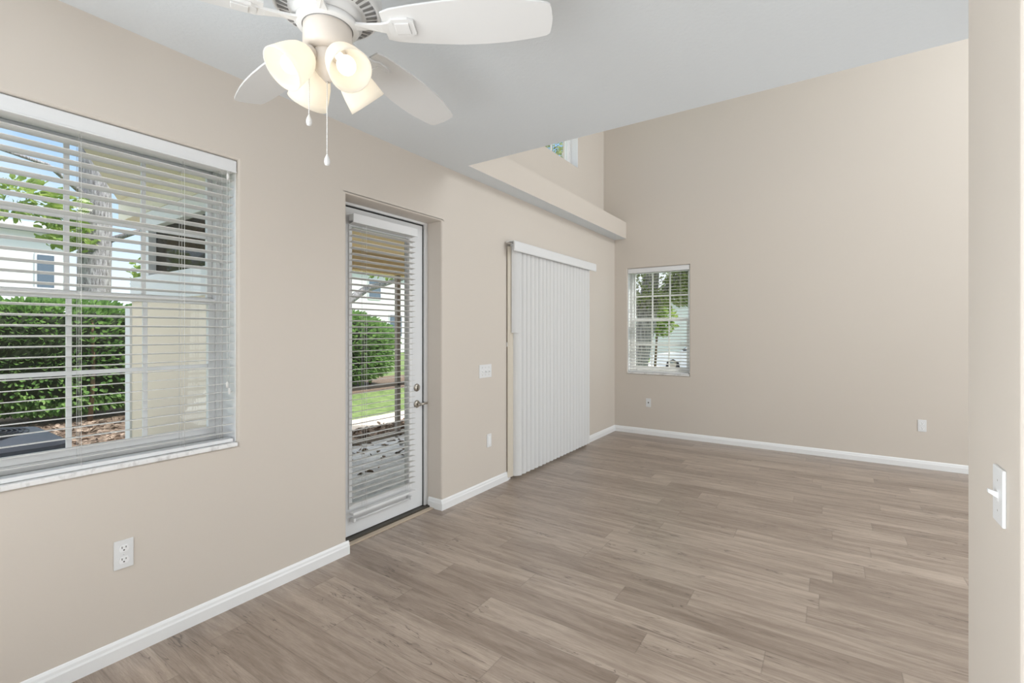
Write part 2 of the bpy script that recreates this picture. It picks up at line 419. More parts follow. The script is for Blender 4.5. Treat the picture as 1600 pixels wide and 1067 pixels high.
# ------------------------------------------------------------------ windows
def make_window(name, axis, a, rect, cols, label, inward, rows=2, liner=.0):
    """sash window; a = plane of the glass; inward = +1/-1 direction to the room along the axis"""
    u0, u1, z0, z1 = rect
    def P(d, u, z): return (a+inward*d, u, z) if axis == 'x' else (u, a+inward*d, z)
    def bx(mb, d0, d1, ua, ub, za, zb, bev=.003):
        p, q = P(d0, ua, za), P(d1, ub, zb)
        lo = tuple(min(i, j) for i, j in zip(p, q)); hi = tuple(max(i, j) for i, j in zip(p, q)); mb.box(lo, hi, bev)
    root = struct_root(name, P(0, (u0+u1)/2, z0), label, 'window')
    fw = .028
    m = MB()
    for (ua, ub, za, zb) in ((u0, u1, z1-fw, z1), (u0, u1, z0, z0+fw), (u0, u0+fw, z0+fw, z1-fw), (u1-fw, u1, z0+fw, z1-fw)):
        bx(m, -.035, .035, ua, ub, za, zb)
    m.build('window_frame', M_vinyl, root)
    zm = (z0+z1)/2
    for nm, d, za, zb in (('upper_sash', -.016, zm-.012, z1-fw), ('lower_sash', .014, z0+fw, zm+.014)):
        sw = .022 if nm == 'upper_sash' else .030
        s_ = MB(); d0, d1 = d-.012, d+.012
        bx(s_, d0, d1, u0+fw, u1-fw, zb-.028, zb); bx(s_, d0, d1, u0+fw, u1-fw, za, za+.032)
        bx(s_, d0, d1, u0+fw, u0+fw+sw, za+.032, zb-.028); bx(s_, d0, d1, u1-fw-sw, u1-fw, za+.032, zb-.028)
        sash = s_.build(nm, M_vinyl, root)
        g0, g1, h0, h1 = u0+fw+sw, u1-fw-sw, za+.032, zb-.028
        mu = MB(); mw = .0085
        for i in range(1, cols):
            c = g0+(g1-g0)*i/cols; bx(mu, d-.006, d+.006, c-mw, c+mw, h0, h1, .002)
        for i in range(1, rows):
            c = h0+(h1-h0)*i/rows; bx(mu, d-.0055, d+.0055, g0, g1, c-mw, c+mw, .002)
        mu.build('muntin', M_vinyl, sash)
        gl = MB(); bx(gl, d-.0015, d+.0015, g0, g1, h0, h1, 0); gl.build('pane', M_glass, sash)
    return root
w1 = make_window('window_1', 'x', -2.445, (W1[0]+.003, W1[1]-.003, W1[2]+.022, W1[3]-.003), 4, 'large white sash window behind the wide blind on the left wall', 1)
m = MB()
m.box((-2.408, W1[0]+.0005, W1[2]+.02), (XL-.016, W1[0]+.004, W1[3]-.0005)); m.box((-2.408, W1[1]-.004, W1[2]+.02), (XL-.016, W1[1]-.0005, W1[3]-.0005))
m.box((-2.408, W1[0]+.004, W1[3]-.004), (XL-.016, W1[1]-.004, W1[3]-.0005))
m.build('white_reveal', M_trim, w1)  # white boards added to paint the reveal bright with window light
MB().box((-2.48, W1[0]+.002, W1[2]+.0005), (XL+.008, W1[1]-.002, W1[2]+.02), .004).build('window_sill', M_marble, w1)['label'] = 'grey veined marble sill'
w2 = make_window('window_2', 'y', YB+.145, (W2[0]+.003, W2[1]-.003, W2[2]+.022, W2[3]-.003), 3, 'small white sash window low on the far wall', -1)
m = MB()
m.box((W2[0]+.0005, YB+.016, W2[2]+.02), (W2[0]+.004, YB+.108, W2[3]-.0005)); m.box((W2[1]-.004, YB+.016, W2[2]+.02), (W2[1]-.0005, YB+.108, W2[3]-.0005))
m.box((W2[0]+.004, YB+.016, W2[3]-.004), (W2[1]-.004, YB+.108, W2[3]-.0005)); m.build('white_reveal', M_trim, w2)  # added white boards give this reveal its window-lit brightness
MB().box((W2[0]+.002, YB-.008, W2[2]+.0005), (W2[1]-.002, YB+.18, W2[2]+.02), .004).build('window_sill', M_marble, w2)['label'] = 'pale marble sill'
w3 = make_window('window_3', 'x', -2.55, (W3[0]+.003, W3[1]-.003, W3[2]+.003, W3[3]-.003), 4, 'high white window just under the upper ceiling on the left wall', 1, rows=2)
m = MB()
m.box((-2.512, W3[1]-.006, W3[2]+.0005), (-2.425, W3[1]-.0005, W3[3]-.0005)); m.box((-2.512, W3[0]+.0005, W3[2]+.0005), (-2.425, W3[0]+.006, W3[3]-.0005))
m.build('white_reveal', M_trim, w3)

# ------------------------------------------------------------------ glazed door
d1 = struct_root('door_1', (-2.43, 2.06, 0), 'white glazed patio door in a recess of the left wall', 'door')
LY0, LY1, LZ0, LZ1 = 1.738, 2.438, .020, 2.020
GY0, GY1, GZ0, GZ1 = 1.835, 2.302, .205, 1.905
fx0, fx1 = -2.485, -2.407
m = MB()
m.box((fx0, LY1+.015, .0), (fx1, DR[1]-.0005, DR[3]-.0005), .002); m.box((fx0, DR[0]+.0005, .0), (fx1, LY0-.015, DR[3]-.0005), .002)
m.box((fx0, LY0-.015, LZ1+.011), (fx1, LY1+.015, DR[3]-.0005), .002)
m.build('door_frame', M_trim, d1)
m = MB()
m.box((fx0+.01, LY1, LZ0), (-2.422, LY1+.015, LZ1+.011)); m.box((fx0+.01, LY0-.015, LZ0), (-2.422, LY0, LZ1+.011)); m.box((fx0+.01, LY0, LZ1), (-2.422, LY1, LZ1+.011))
m.build('weatherstrip', M_dark, d1)['label'] = 'black weatherstrip'
lx0, lx1 = -2.455, -2.418
leaf = MB()
for lo, hi in (((lx0, LY0, LZ0), (lx1, GY0, LZ1)), ((lx0, GY1, LZ0), (lx1, LY1, LZ1)), ((lx0, GY0, LZ0), (lx1, GY1, GZ0)), ((lx0, GY0, GZ1), (lx1, GY1, LZ1))):
    leaf.box(lo, hi)
bmesh.ops.remove_doubles(leaf.bm, verts=leaf.bm.verts, dist=1e-5)
leaf = leaf.build('door_leaf', M_door, d1)
m = MB(); q = .024
for lo, hi in (((GY0-q, GZ0-q), (GY1+q, GZ0)), ((GY0-q, GZ1), (GY1+q, GZ1+q)), ((GY0-q, GZ0), (GY0, GZ1)), ((GY1, GZ0), (GY1+q, GZ1))):
    m.box((lx1, lo[0], lo[1]), (lx1+.009, hi[0], hi[1]), .004)
m.build('glazing_bead', M_trim, leaf)
MB().box((-2.440, GY0, GZ0), (-2.434, GY1, GZ1)).build('pane', M_glass, leaf)
def lockset(name, z, lever):
    m = MB(); y = 2.382
    m.lathe([(0, 0), (.0275, 0), (.0275, .004), (.025, .009), (.018, .012), (.012, .013), (.0, .013)], (lx1, y, z), (1, 0, 0), 24)
    if lever:
        m.lathe([(.0, .01), (.0105, .01), (.0105, .036), (.0, .038)], (lx1, y, z), (1, 0, 0), 16)
        m.tube([(lx1+.032, y, z), (lx1+.040, y+.014, z+.001), (lx1+.041, y+.040, z+.004), (lx1+.038, y+.066, z+.001)], [.0095, .009, .0075, .0062], 10)
    else:
        m.lathe([(.0, .01), (.011, .012), (.011, .018), (.0, .019)], (lx1, y, z), (1, 0, 0), 16)
        m.box((lx1+.016, y-.004, z-.014), (lx1+.028, y+.004, z+.014), .003)
    o = m.build(name, M_nickel, d1); o['label'] = 'brushed nickel ' + name.replace('_', ' ')
lockset('deadbolt', .868, False); lockset('lever_handle', .752, True)
MB().box((-2.49, DR[0]+.001, .0), (-2.375, DR[1]-.001, .016), .004).build('threshold', M_bronze, d1)['label'] = 'dark bronze threshold'
struct(tag(MB().box((-2.375, DR[0]+BT+.001, 0), (-2.335, DR[1]-BT-.001, .007), .002).build('trim_2', M_tan), 'tan floor strip in front of the glazed door', 'floor strip'))

# ------------------------------------------------------------------ sliding door behind the vertical blind
d2 = struct_root('door_2', (-2.44, (SD[0]+SD[1])/2, 0), 'sliding glass door hidden behind the vertical blind', 'door')
m = MB(); a, c = SD[0]+.002, SD[1]-.002
for lo, hi in (((a, .0), (a+.03, SD[3]-.001)), ((c-.03, .0), (c, SD[3]-.001)), ((a+.03, SD[3]-.035), (c-.03, SD[3]-.001)), ((a+.03, 0), (c-.03, .03))):
    m.box((-2.485, lo[0], lo[1]), (-2.40, hi[0], hi[1]), .002)
m.build('door_frame', M_vinyl, d2)
mid = (a+c)/2
for x0, y0, y1 in ((-2.475, a+.03, mid+.03), (-2.435, mid-.03, c-.03)):
    m = MB()
    for lo, hi in (((y0, .03), (y0+.05, SD[3]-.035)), ((y1-.05, .03), (y1, SD[3]-.035)), ((y0+.05, .03), (y1-.05, .10)), ((y0+.05, SD[3]-.09), (y1-.05, SD[3]-.035))):
        m.box((x0, lo[0], lo[1]), (x0+.03, hi[0], hi[1]), .002)
    p = m.build('sliding_panel', M_vinyl, d2)
    MB().box((x0+.012, y0+.05, .10), (x0+.016, y1-.05, SD[3]-.09)).build('pane', M_glass, p)

# ------------------------------------------------------------------ horizontal blinds
def hblind(name, axis, a, inward, u0, u1, ztop, zbot, pitch, sw, label, ladders, valence=True, group=None, wand=None, val_h=.055, val_d=None, slope=.10):
    """a = centre plane of the slats"""
    def P(d, u, z): return (a+inward*d, u, z) if axis == 'x' else (u, a+inward*d, z)
    def bx(mb, d0, d1, ua, ub, za, zb, bev=0.):
        p, q = P(d0, ua, za), P(d1, ub, zb)
        mb.box(tuple(min(i, j) for i, j in zip(p, q)), tuple(max(i, j) for i, j in zip(p, q)), bev)
    root = thing(name, P(0, (u0+u1)/2, zbot), label, 'blind', group)
    h = sw/2
    m = MB(); bx(m, -h, h-.004, u0+.003, u1-.003, ztop-.04, ztop-.001, .002); m.build('headrail', M_white, root)
    if valence:
        vd = val_d if val_d is not None else h+.004
        m = MB(); bx(m, vd, vd+.008, u0-.004, u1+.004, ztop-val_h, ztop, .002)
        bx(m, vd+.004, vd+.011, u0-.004, u1+.004, ztop-val_h, ztop-val_h+.007, .002)
        m.build('valence', M_white, root)
    m = MB(); z = ztop-.055; n = 0
    while z > zbot+.03:
        # gently crowned slat
        pr = [(-h, -.0010), (0, .0004), (h, -.0010), (h, .0012), (0, .0026), (-h, .0012)]
        p0 = [P(d, u0+.004, z+e_) for d, e_ in [(d_, ee+slope*d_) for d_, ee in pr]]
        v = Vector(P(0, u1-.004, 0))-Vector(P(0, u0+.004, 0))
        m.prism(p0, v); z -= pitch; n += 1
    m.build('slats', M_slat, root)
    m = MB(); bx(m, -h, h, u0+.004, u1-.004, zbot, zbot+.016, .003); m.build('bottom_rail', M_white, root)
    m = MB()
    for u in ladders:
        for d in (-h-.001, h+.001):
            m.tube([P(d, u, zbot+.012), P(d, u, ztop-.04)], .0009, 6)
        m.tube([P(0, u, zbot+.012), P(0, u, ztop-.04)], .0008, 6)
    m.build('ladder_cords', M_cord, root)
    if wand:
        for u, zl in wand:
            mm = MB(); d = h+.010
            mm.tube([P(d, u, ztop-.045), P(d, u, zl)], .0011, 6)
            mm.lathe([(.0, 0), (.004, 0.002), (.0065, .016), (.0045, .026), (.0015, .030)], P(d, u, zl-.030), (0, 0, 1), 12)
            mm.build('pull_cord', M_cord, root)
    return root
hblind('horizontal_blind', 'x', XL-.040, 1, W1[0]+.008, W1[1]-.008, W1[3]-.006, W1[2]+.0215, .0375, .050,
       'wide white horizontal blind filling the large left window', (.16, .55, .885, 1.035), wand=((1.055, 1.985), (1.052, 1.035), (1.062, 1.005)))
hblind('horizontal_blind', 'x', -2.380, 1, 1.800, 2.322, 1.972, .158, .0368, .042,
       'tall narrow white horizontal blind hung on the glazed door', (1.90, 2.262), val_h=.056, slope=.13)
o = bpy.data.objects['horizontal_blind.001']
m = MB(); m.tube([(-2.388, 1.835, .118), (-2.388, 2.292, .118)], .006, 10)
for y in (1.83, 2.297): m.box((lx1, y-.008, .108), (-2.380, y+.008, .130), .002)
m.build('hold_down_rod', M_white, o)
hblind('horizontal_blind', 'y', YB+.042, -1, W2[0]+.008, W2[1]-.008, W2[3]-.006, W2[2]+.0215, .0375, .050,
       'small white horizontal blind in the far wall window', (-1.99, -1.46), wand=((-2.07, 1.02), (-2.063, .99)), slope=-.14)

# ------------------------------------------------------------------ vertical blind over the sliding door
vb = thing('vertical_blind', (-2.21, 4.1, 0), 'white floor length vertical blind over the sliding door', 'blind')
m = MB(); m.box((-2.262, SD[0]-.02, 1.992), (-2.20, 4.90, 2.015), .003); m.build('headrail', M_white, vb)
m = MB()
prof = [(-2.181, 1.944), (-2.172, 1.944), (-2.168, 1.955), (-2.168, 2.018), (-2.174, 2.028), (-2.255, 2.028), (-2.255, 2.022), (-2.181, 2.022)]
m.prism([(x, 3.262, z) for x, z in prof], (0, 4.925-3.262, 0)); m.build('valence', M_white, vb)
VN = 21; v0, v1 = 3.352, 4.80
proto = None
def vane_mesh(ztop, zbot):
    m = MB(); wv = .043
    pr = []
    for i in range(7):
        s_ = -1+2*i/6; pr.append((s_*wv, .017*(1-s_*s_)))
    outer = [(u, b_+.0008) for u, b_ in pr]; inner = [(u, b_-.0008) for u, b_ in reversed(pr)]
    m.prism([(b_-.0, u, zbot) for u, b_ in outer+inner], (0, 0, ztop-zbot))
    return m
for i in range(VN):
    y = v0+.028+(v1-v0-.056)*i/(VN-1); ang = R(-37+random.uniform(-3, 3))
    if i in (5, 15): ang -= R(6)
    if proto is None:
        mm = vane_mesh(1.99, .028)
        bmesh.ops.translate(mm.bm, verts=mm.bm.verts, vec=WORLD[vb.name])
        o = mm.build('vane', M_vane, vb); proto = o
    else:
        o = proto.copy(); COL.objects.link(o); o.parent = vb
    o.location = Vector((-2.222, y, 0))-WORLD[vb.name]; o.rotation_euler = (0, 0, ang)
M_vcream = translucent('cream_vane', (.84, .78, .68), (.84, .78, .68), .3)
for zb_, mt_, lb_, loc_, an_ in ((.028, M_vcream, 'cream end vane', (-2.256, 3.330, 0), -2), (1.255, M_vane, 'short broken vane', (-2.218, 3.352, 0), -22)):
    mm = vane_mesh(1.99, zb_); bmesh.ops.translate(mm.bm, verts=mm.bm.verts, vec=WORLD[vb.name])
    o = mm.build('vane', mt_, vb); o['label'] = lb_; o.location = Vector(loc_)-WORLD[vb.name]; o.rotation_euler = (0, 0, R(an_))
mm = MB(); mm.box((XL, 3.287, 1.135), (XL+.012, 3.302, 1.175), .003)
tag(mm.build('cord_cleat', M_white), 'tiny white cord cleat at the left edge of the vertical blind', 'cleat')

# ------------------------------------------------------------------ switches and outlets (local frame: face = +X)
def plate(m, w_, h_, t=.005):
    m.box((0, -w_/2, -h_/2), (t, w_/2, h_/2), .0022, 3)
def place(o, loc, rz): o.location = loc; WORLD[o.name] = Vector(loc); o.rotation_euler = (0, 0, rz)
def outlet(label):
    r = thing('wall_outlet', (0, 0, 0), label, 'outlet', 'duplex wall outlets')
    m = MB(); plate(m, .062, .110); m.build('cover_plate', M_white, r)
    for z in (.0225, -.0225):
        m = MB(); pr = []
        for i in range(24):
            a_ = 2*math.pi*i/24; y_, zz = .0165*math.cos(a_), .0165*math.sin(a_); zz = max(-.0125, min(.0125, zz)); pr.append((.0045, y_, z+zz))
        m.prism(pr, (.0022, 0, 0)); f = m.build('receptacle', M_trim, r)
        s_ = MB(); s_.box((.0062, -.0075, z+.0005), (.0071, -.0050, z+.0085)); s_.box((.0062, .0050, z+.0015), (.0071, .0073, z+.0080))
        s_.lathe([(0, 0), (.0027, 0), (.0027, .0009), (0, .0009)], (.0062, 0, z-.006), (1, 0, 0), 12)
        s_.build('slot', M_slot, f)
    MB().lathe([(0, 0), (.0028, 0), (.0022, .001), (0, .0012)], (.005, 0, 0), (1, 0, 0), 12).build('screw', M_white, r)
    return r
o1 = outlet('white duplex outlet low on the left wall below the large window'); place(o1, (XL, .671, .400), 0)
o2 = copy_tree(o1); o2['label'] = 'white duplex outlet on the far wall near the right partition'; place(o2, (.7216, YB, .394), R(-90))
r = thing('wall_jack', (0, 0, 0), 'small white jack plate on the far wall below the small window', 'wall plate')
m = MB(); plate(m, .062, .105); m.build('cover_plate', M_white, r)
m = MB(); m.box((.004, -.006, -.008), (.0068, .006, .010), .001); m.build('jack', M_slot, r)['label'] = 'dark jack opening'
place(r, (-1.833, YB, .394), R(-90))
r = thing('wall_plate', (0, 0, 0), 'narrow white plate low on the left wall between the two doors', 'wall plate')
m = MB(); plate(m, .058, .105); m.build('cover_plate', M_white, r)
m = MB(); m.box((.004, -.0155, -.033), (.0075, .0155, .033), .001); m.build('insert', M_trim, r)
place(r, (XL, 3.039, .388), 0)
def toggle(r, y, tip=1):
    m = MB(); m.box((.0048, y-.005, -.0115), (.0062, y+.005, .0115)); f = m.build('toggle_slot', M_trim, r)
    m = MB(); m.prism([(.005, y-.0038, -.006), (.005, y-.0038, .006), (.020, y-.0038, .0075*tip+.0035), (.020, y-.0038, .0075*tip-.0035)], (0, .0076, 0)); m.build('toggle', M_white, r)
    for z in (.030, -.030): MB().lathe([(0, 0), (.0028, 0), (.0022, .001), (0, .0012)], (.005, y, z), (1, 0, 0), 10).build('screw', M_nickel, r)
r = thing('light_switch', (0, 0, 0), 'wide white triple light switch on the left wall beside the glazed door', 'light switch')
m = MB(); plate(m, .160, .105); m.build('cover_plate', M_white, r)
for y in (-.044, 0, .044): toggle(r, y, -1)
place(r, (XL, 2.989, .950), 0)
r = thing('light_switch', (0, 0, 0), 'white single light switch on the short partition at the right edge', 'light switch')
m = MB(); plate(m, .066, .112, .006); m.build('cover_plate', M_white, r); toggle(r, 0, 1)
place(r, (.286, 1.318, .935), R(180))

# ------------------------------------------------------------------ ceiling fan
FX, FY, FB = -1.228, .849, 2.156
fan = thing('ceiling_fan', (FX, FY, ZC), 'white five blade ceiling fan with four lit frosted shades', 'ceiling fan')
F = Vector((FX, FY, 0))
def fl(prof, name, m_, n=48, par=None):
    mb = MB(); mb.lathe(prof, (FX, FY, 0), (0, 0, 1), n); return mb.build(name, m_, par or fan)
fl([(0, ZC-.001), (.075, ZC-.001), (.075, ZC-.02), (.055, ZC-.045), (.03, ZC-.05), (0, ZC-.05)], 'canopy', M_fan)
fl([(.018, ZC-.045), (.018, 2.315)], 'downrod', M_fan, 16)
mh = fl([(0, 2.325), (.06, 2.325), (.12, 2.31), (.150, 2.28), (.156, 2.24), (.152, 2.215), (.146, 2.209), (.140, 2.2085), (.140, 2.2095), (.105, 2.200), (.098, 2.196), (.098, 2.176), (.0, 2.176)], 'motor_housing', M_fan)
g = MB()
for i in range(40):                                    # dark radial vent slots in the housing underside
    a_ = 2*math.pi*i/40; ca, sa = math.cos(a_), math.sin(a_)
    def pt(r_, t_): return (FX+r_*ca-t_*sa, FY+r_*sa+t_*ca)
    zz = lambda r_: 2.2092-(0.140-r_)*.27
    p = [(*pt(.109, -.0036), zz(.109)-.0018), (*pt(.139, -.0050), zz(.136)-.0018), (*pt(.139, .0050), zz(.136)-.0018), (*pt(.109, .0036), zz(.109)-.0018)]
    g.prism(p, (0, 0, .003))
g.build('vent', M_fangroove, mh)['label'] = 'grey radial vent slots'
fl([(.0, 2.178), (.078, 2.178), (.088, 2.174), (.088, 2.160), (.082, 2.156), (.0, 2.156)], 'flywheel', M_fan)
sh = fl([(0, 2.158), (.065, 2.158), (.0685, 2.153), (.069, 2.105), (.065, 2.092), (.054, 2.084), (.0, 2.083)], 'switch_housing', M_fanbeige); sh['label'] = 'warm white switch housing'
g = MB(); g.lathe([(.0688, 2.1585), (.0715, 2.1585), (.0715, 2.1555), (.0688, 2.1555)], (FX, FY, 0), (0, 0, 1), 48, closed=True); g.build('seam_ring', M_fangroove, sh)
fl([(0, 2.085), (.040, 2.085), (.044, 2.078), (.042, 2.05), (.034, 2.03), (.026, 2.018), (.016, 2.008), (.008, 2.0), (0, 2.0)], 'light_fitter', M_fanbeige)
# blades
def blade_pts(side):
    pr = [(.170, .046), (.20, .056), (.26, .064), (.33, .071), (.40, .0755), (.47, .076), (.53, .0725), (.58, .066), (.62, .0595), (.645, .054), (.655, .047), (.658, .038)]
    return [(r_, side*h_) for r_, h_ in pr]
prof = blade_pts(1)+[(.663, .0)]+blade_pts(-1)[::-1]
angs = [30.2, 101.3, 171.4, 243.5, 315.5]
for a_ in angs:
    rot = Matrix.Rotation(R(a_), 4, 'Z') @ Matrix.Rotation(R(-12), 4, 'X')
    T = Matrix.Translation((FX, FY, FB))
    m = MB(); m.prism([(x, y, 0) for x, y in prof], (0, 0, .006)); bmesh.ops.transform(m.bm, matrix=T @ rot, verts=m.bm.verts)
    bl = m.build('blade', M_fan, fan)
    m = MB()
    m.prism([(.20, -.030, -.0085), (.245, -.030, -.0085), (.262, -.022, -.0085), (.262, .022, -.0085), (.245, .030, -.0085), (.20, .030, -.0085), (.185, .018, -.0085), (.185, -.018, -.0085)], (0, 0, .008))
    m.box((.205, -.019, -.0115), (.248, .019, -.0085), .0025)
    bmesh.ops.transform(m.bm, matrix=T @ rot, verts=m.bm.verts)
    c2 = MB()
    c2.prism([(.060, -.016, .004), (.120, -.010, .0), (.165, -.016, -.0065), (.200, -.024, -.0075), (.200, .024, -.0075), (.165, .016, -.0065), (.120, .010, .0), (.060, .016, .004)], (0, 0, .007))
    bmesh.ops.transform(c2.bm, matrix=T @ Matrix.Rotation(R(a_), 4, 'Z') @ Matrix.Rotation(R(-6), 4, 'X'), verts=c2.bm.verts)
    me2 = bpy.data.meshes.new('tmp'); c2.bm.to_mesh(me2); m.bm.from_mesh(me2); c2.bm.free(); bpy.data.meshes.remove(me2)
    m.build('blade_iron', M_fan, bl)
# light kit
for a_ in (-8, 82, 172, 262):
    dr = Vector((math.cos(R(a_)), math.sin(R(a_)), 0))
    ax = (dr*math.cos(R(46))-Vector((0, 0, math.sin(R(46))))).normalized()
    neck = F+dr*.052+Vector((0, 0, 2.066))
    m = MB(); m.tube([F+dr*.015+Vector((0, 0, 2.062)), F+dr*.035+Vector((0, 0, 2.070)), neck], .011, 12)
    m.lathe([(0, -.006), (.018, -.006), (.022, .0), (.023, .022), (.0, .022)], neck, ax, 24)
    arm = m.build('lamp_arm', M_fanbeige, fan)
    m = MB()
    op = [(.024, .012), (.033, .018), (.043, .032), (.050, .052), (.0545, .075), (.0575, .098), (.0600, .116)]
    ip = [(r_-.003, h_) for r_, h_ in reversed(op)]
    m.lathe(op+ip, neck, ax, 36); shd = m.build('lamp_shade', M_shade, arm); shd['label'] = 'lit frosted glass bell shade'
    m = MB(); cpt = neck+ax*.080
    m.sphere(cpt, .0265, n=20); m.lathe([(.012, .02), (.013, .045), (.020, .062)], neck, ax, 16); m.build('bulb', M_bulb, arm)
    sd = bpy.data.lights.new('bulb_light', 'SPOT'); sd.energy = 2; sd.spot_size = R(150); sd.spot_blend = .9; sd.shadow_soft_size = .05; sd.color = (1, .95, .87)
    so = bpy.data.objects.new('bulb_light', sd); COL.objects.link(so); so.location = (neck+ax*.112)*S
    so.rotation_euler = ax.to_track_quat('-Z', 'Y').to_euler()
# pull chains
for (dx, dy, z0, z1) in ((-.048, -.030, 2.085, 1.905), (.002, -.004, 2.0, 1.785)):
    m = MB(); bx_, by_ = FX+dx, FY+dy
    m.tube([(bx_, by_, z0), (bx_, by_, z1)], .0012, 6)
    n = int((z0-z1)/.0055)
    for i in range(n): m.sphere((bx_, by_, z1+i*.0055), .0021, n=6)
    ch = m.build('pull_chain', M_cord, fan)
    m = MB(); m.lathe([(0, -.034), (.006, -.032), (.0085, -.024), (.0075, -.014), (.003, -.004), (.0015, 0), (0, 0)], (bx_, by_, z1), (0, 0, 1), 16)
    m.build('pull_knob', M_fan, ch)

# ------------------------------------------------------------------ outside
GZ = -.10
M_lawn = mottled('lawn_grass', (.07, .125, .03), (.22, .29, .10), 7, .95, 8, bump=.4)
M_mulch = mottled('brown_mulch', (.035, .022, .015), (.30, .21, .16), 26, .95, 8, bump=.8)
M_conc = mottled('grey_concrete', (.44, .45, .49), (.86, .87, .92), 5, .8, 8)
M_walk = mottled('pale_walk', (.62, .52, .46), (.80, .70, .62), 6, .9, 8)
M_asph = mottled('pale_asphalt', (.42, .42, .43), (.55, .55, .56), 9, .9, 6)
M_leaf = mottled('hedge_leaf', (.09, .21, .055), (.30, .48, .15), 5, .45, 4)
M_leaf2 = mottled('bright_leaf', (.16, .28, .05), (.45, .55, .17), 4, .55, 4)
M_leaf3 = mottled('oak_leaf', (.17, .23, .08), (.50, .55, .27), 4, .55, 4)
for m_ in (M_leaf, M_leaf2, M_leaf3):
    t_ = m_.node_tree; b_ = t_.nodes['Principled BSDF']; o_ = t_.nodes['Material Output']
    tr_ = _n(t_, 'ShaderNodeBsdfTranslucent'); xx_ = _n(t_, 'ShaderNodeMixShader'); xx_.inputs[0].default_value = .38
    t_.links.new(b_.inputs['Base Color'].links[0].from_socket, tr_.inputs[0])
    t_.links.new(b_.outputs[0], xx_.inputs[1]); t_.links.new(tr_.outputs[0], xx_.inputs[2]); t_.links.new(xx_.outputs[0], o_.inputs[0])
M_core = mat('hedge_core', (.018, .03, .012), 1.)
M_bark = mottled('grey_bark', (.12, .11, .115), (.46, .44, .47), 9, .95, 8, (2.5, 2.5, .5), bump=1.)
M_twig = mat('brown_twig', (.16, .10, .06), .9)
M_stucco = mat('beige_siding', (.83, .715, .60), .8, bump=(60, .2, .003))
M_yellow = mat('warm_yellow_soffit', (.92, .74, .44), .8)
M_cream = mat('cream_fascia', (.82, .77, .66), .7)
M_pwhite = mat('porch_white', (.82, .83, .87), .7)
M_grey = mat('grey_brown_aluminium', (.36, .32, .29), .5)
M_house = mat('white_siding', (.80, .81, .82), .8)
M_roof = mottled('grey_shingle', (.30, .31, .34), (.48, .48, .51), 12, .9)
M_wglass = mat('dark_window_glass', (.12, .16, .22), .1)
M_ac = mat('ac_blue_grey', (.05, .06, .095), .4)
M_acd = mat('ac_dark', (.02, .024, .035), .5)

def slab(name, pts, z0, z1, m_, label, cat):
    mb = MB(); mb.prism([(x, y, z0) for x, y in pts], (0, 0, z1-z0))
    return struct(mb.build(name, m_), label, cat)
slab('ground', [(-60, -40), (-2.63, -40), (-2.63, 70), (-60, 70)], GZ-.35, GZ-.03, M_lawn, 'green lawn outside the left wall', 'lawn')
slab('ground', [(-2.63, YB+.22), (40, YB+.22), (40, 70), (-2.63, 70)], GZ-.35, GZ-.03, M_lawn, 'green lawn beyond the far wall', 'lawn')
slab('mulch_bed', [(-7.4, -4), (-7.4, 3.4), (-8.8, 4.4), (-8.8, 10.5), (-11.4, 10.5), (-11.4, -4)], GZ-.03, GZ, M_mulch, 'brown mulch under the clipped hedge', 'mulch')
slab('mulch_bed', [(-5.42, 1.6), (-4.78, 1.6), (-4.78, 9), (-5.42, 9)], GZ-.03, GZ+.005, M_mulch, 'dark mulch strip beyond the patio edge', 'mulch')
slab('sidewalk', [(-6.1, 3.2), (-5.45, 3.2), (-5.45, 14), (-6.1, 14)], GZ-.03, GZ+.003, M_walk, 'pale pink walkway between mulch and lawn', 'sidewalk')
slab('sunlit_strip', [(-7.35, -4), (-5.45, -4), (-5.45, 3.15), (-7.35, 3.15)], GZ-.03, GZ+.002, M_walk, 'pale tan strip standing for the sunlit mulch and gravel edge', 'gravel')  # tan colour paints in the sunlit edge of mulch and gravel
slab('patio', [(-4.70, 1.54), (-2.51, 1.54), (-2.51, 5.2), (-4.70, 5.2)], GZ-.06, GZ+.02, M_conc, 'grey stained concrete patio outside the glazed door', 'patio')
slab('road', [(-7, 13.4), (20, 13.4), (20, 21), (-7, 21)], GZ-.03, GZ+.003, M_asph, 'pale driveway beyond the far window', 'road')

# screened porch -----------------------------------------------------
PW = 1.42
po = thing('screened_porch', (-3.6, PW, GZ), 'beige screened porch projecting beside the large window', 'porch')
m = MB(); m.box((-4.62, PW, GZ), (-2.505, PW+.10, 1.50)); m.build('half_wall', M_stucco, po)
m = MB(); m.box((-4.62, PW-.012, 1.50), (-2.505, PW+.112, 1.69), .004); m.build('wall_cap', M_pwhite, po)['label'] = 'white wall cap'
m = MB(); m.box((-4.72, PW-.015, GZ), (-4.62, PW+.115, 1.47), .003); m.box((-4.36, PW-.01, 1.69), (-4.26, PW+.11, 2.06), .003); m.build('corner_post', M_pwhite, po)
m = MB(); m.box((-4.26, PW+.04, 1.69), (-2.505, PW+.045, 2.05)); m.build('screen', M_screen, po)['label'] = 'insect screen darkened as the shaded porch inside'
m = MB(); m.box((-4.42, PW-.012, 2.05), (-2.505, PW+.11, 2.17), .003); m.build('header_beam', M_pwhite, po)
m = MB(); m.prism([(-4.85, PW-.02, 2.34), (-2.505, PW-.02, 2.34), (-2.505, .30, 2.34), (-2.62, .30, 2.34), (-3.64, .887, 2.34)], (0, 0, .10)); m.prism([(-4.85, PW-.02, 2.17), (-2.505, PW-.02, 2.17), (-2.505, PW+.1, 2.17), (-4.85, PW+.1, 2.17)], (0, 0, .17))
m.build('eave_soffit', M_cream, po)['label'] = 'cream eave soffit'
m = MB(); m.box((-4.80, PW+.12, 2.22), (-2.505, 5.2, 2.30)); m.build('porch_ceiling', M_yellow, po)['label'] = 'warm yellow porch ceiling'
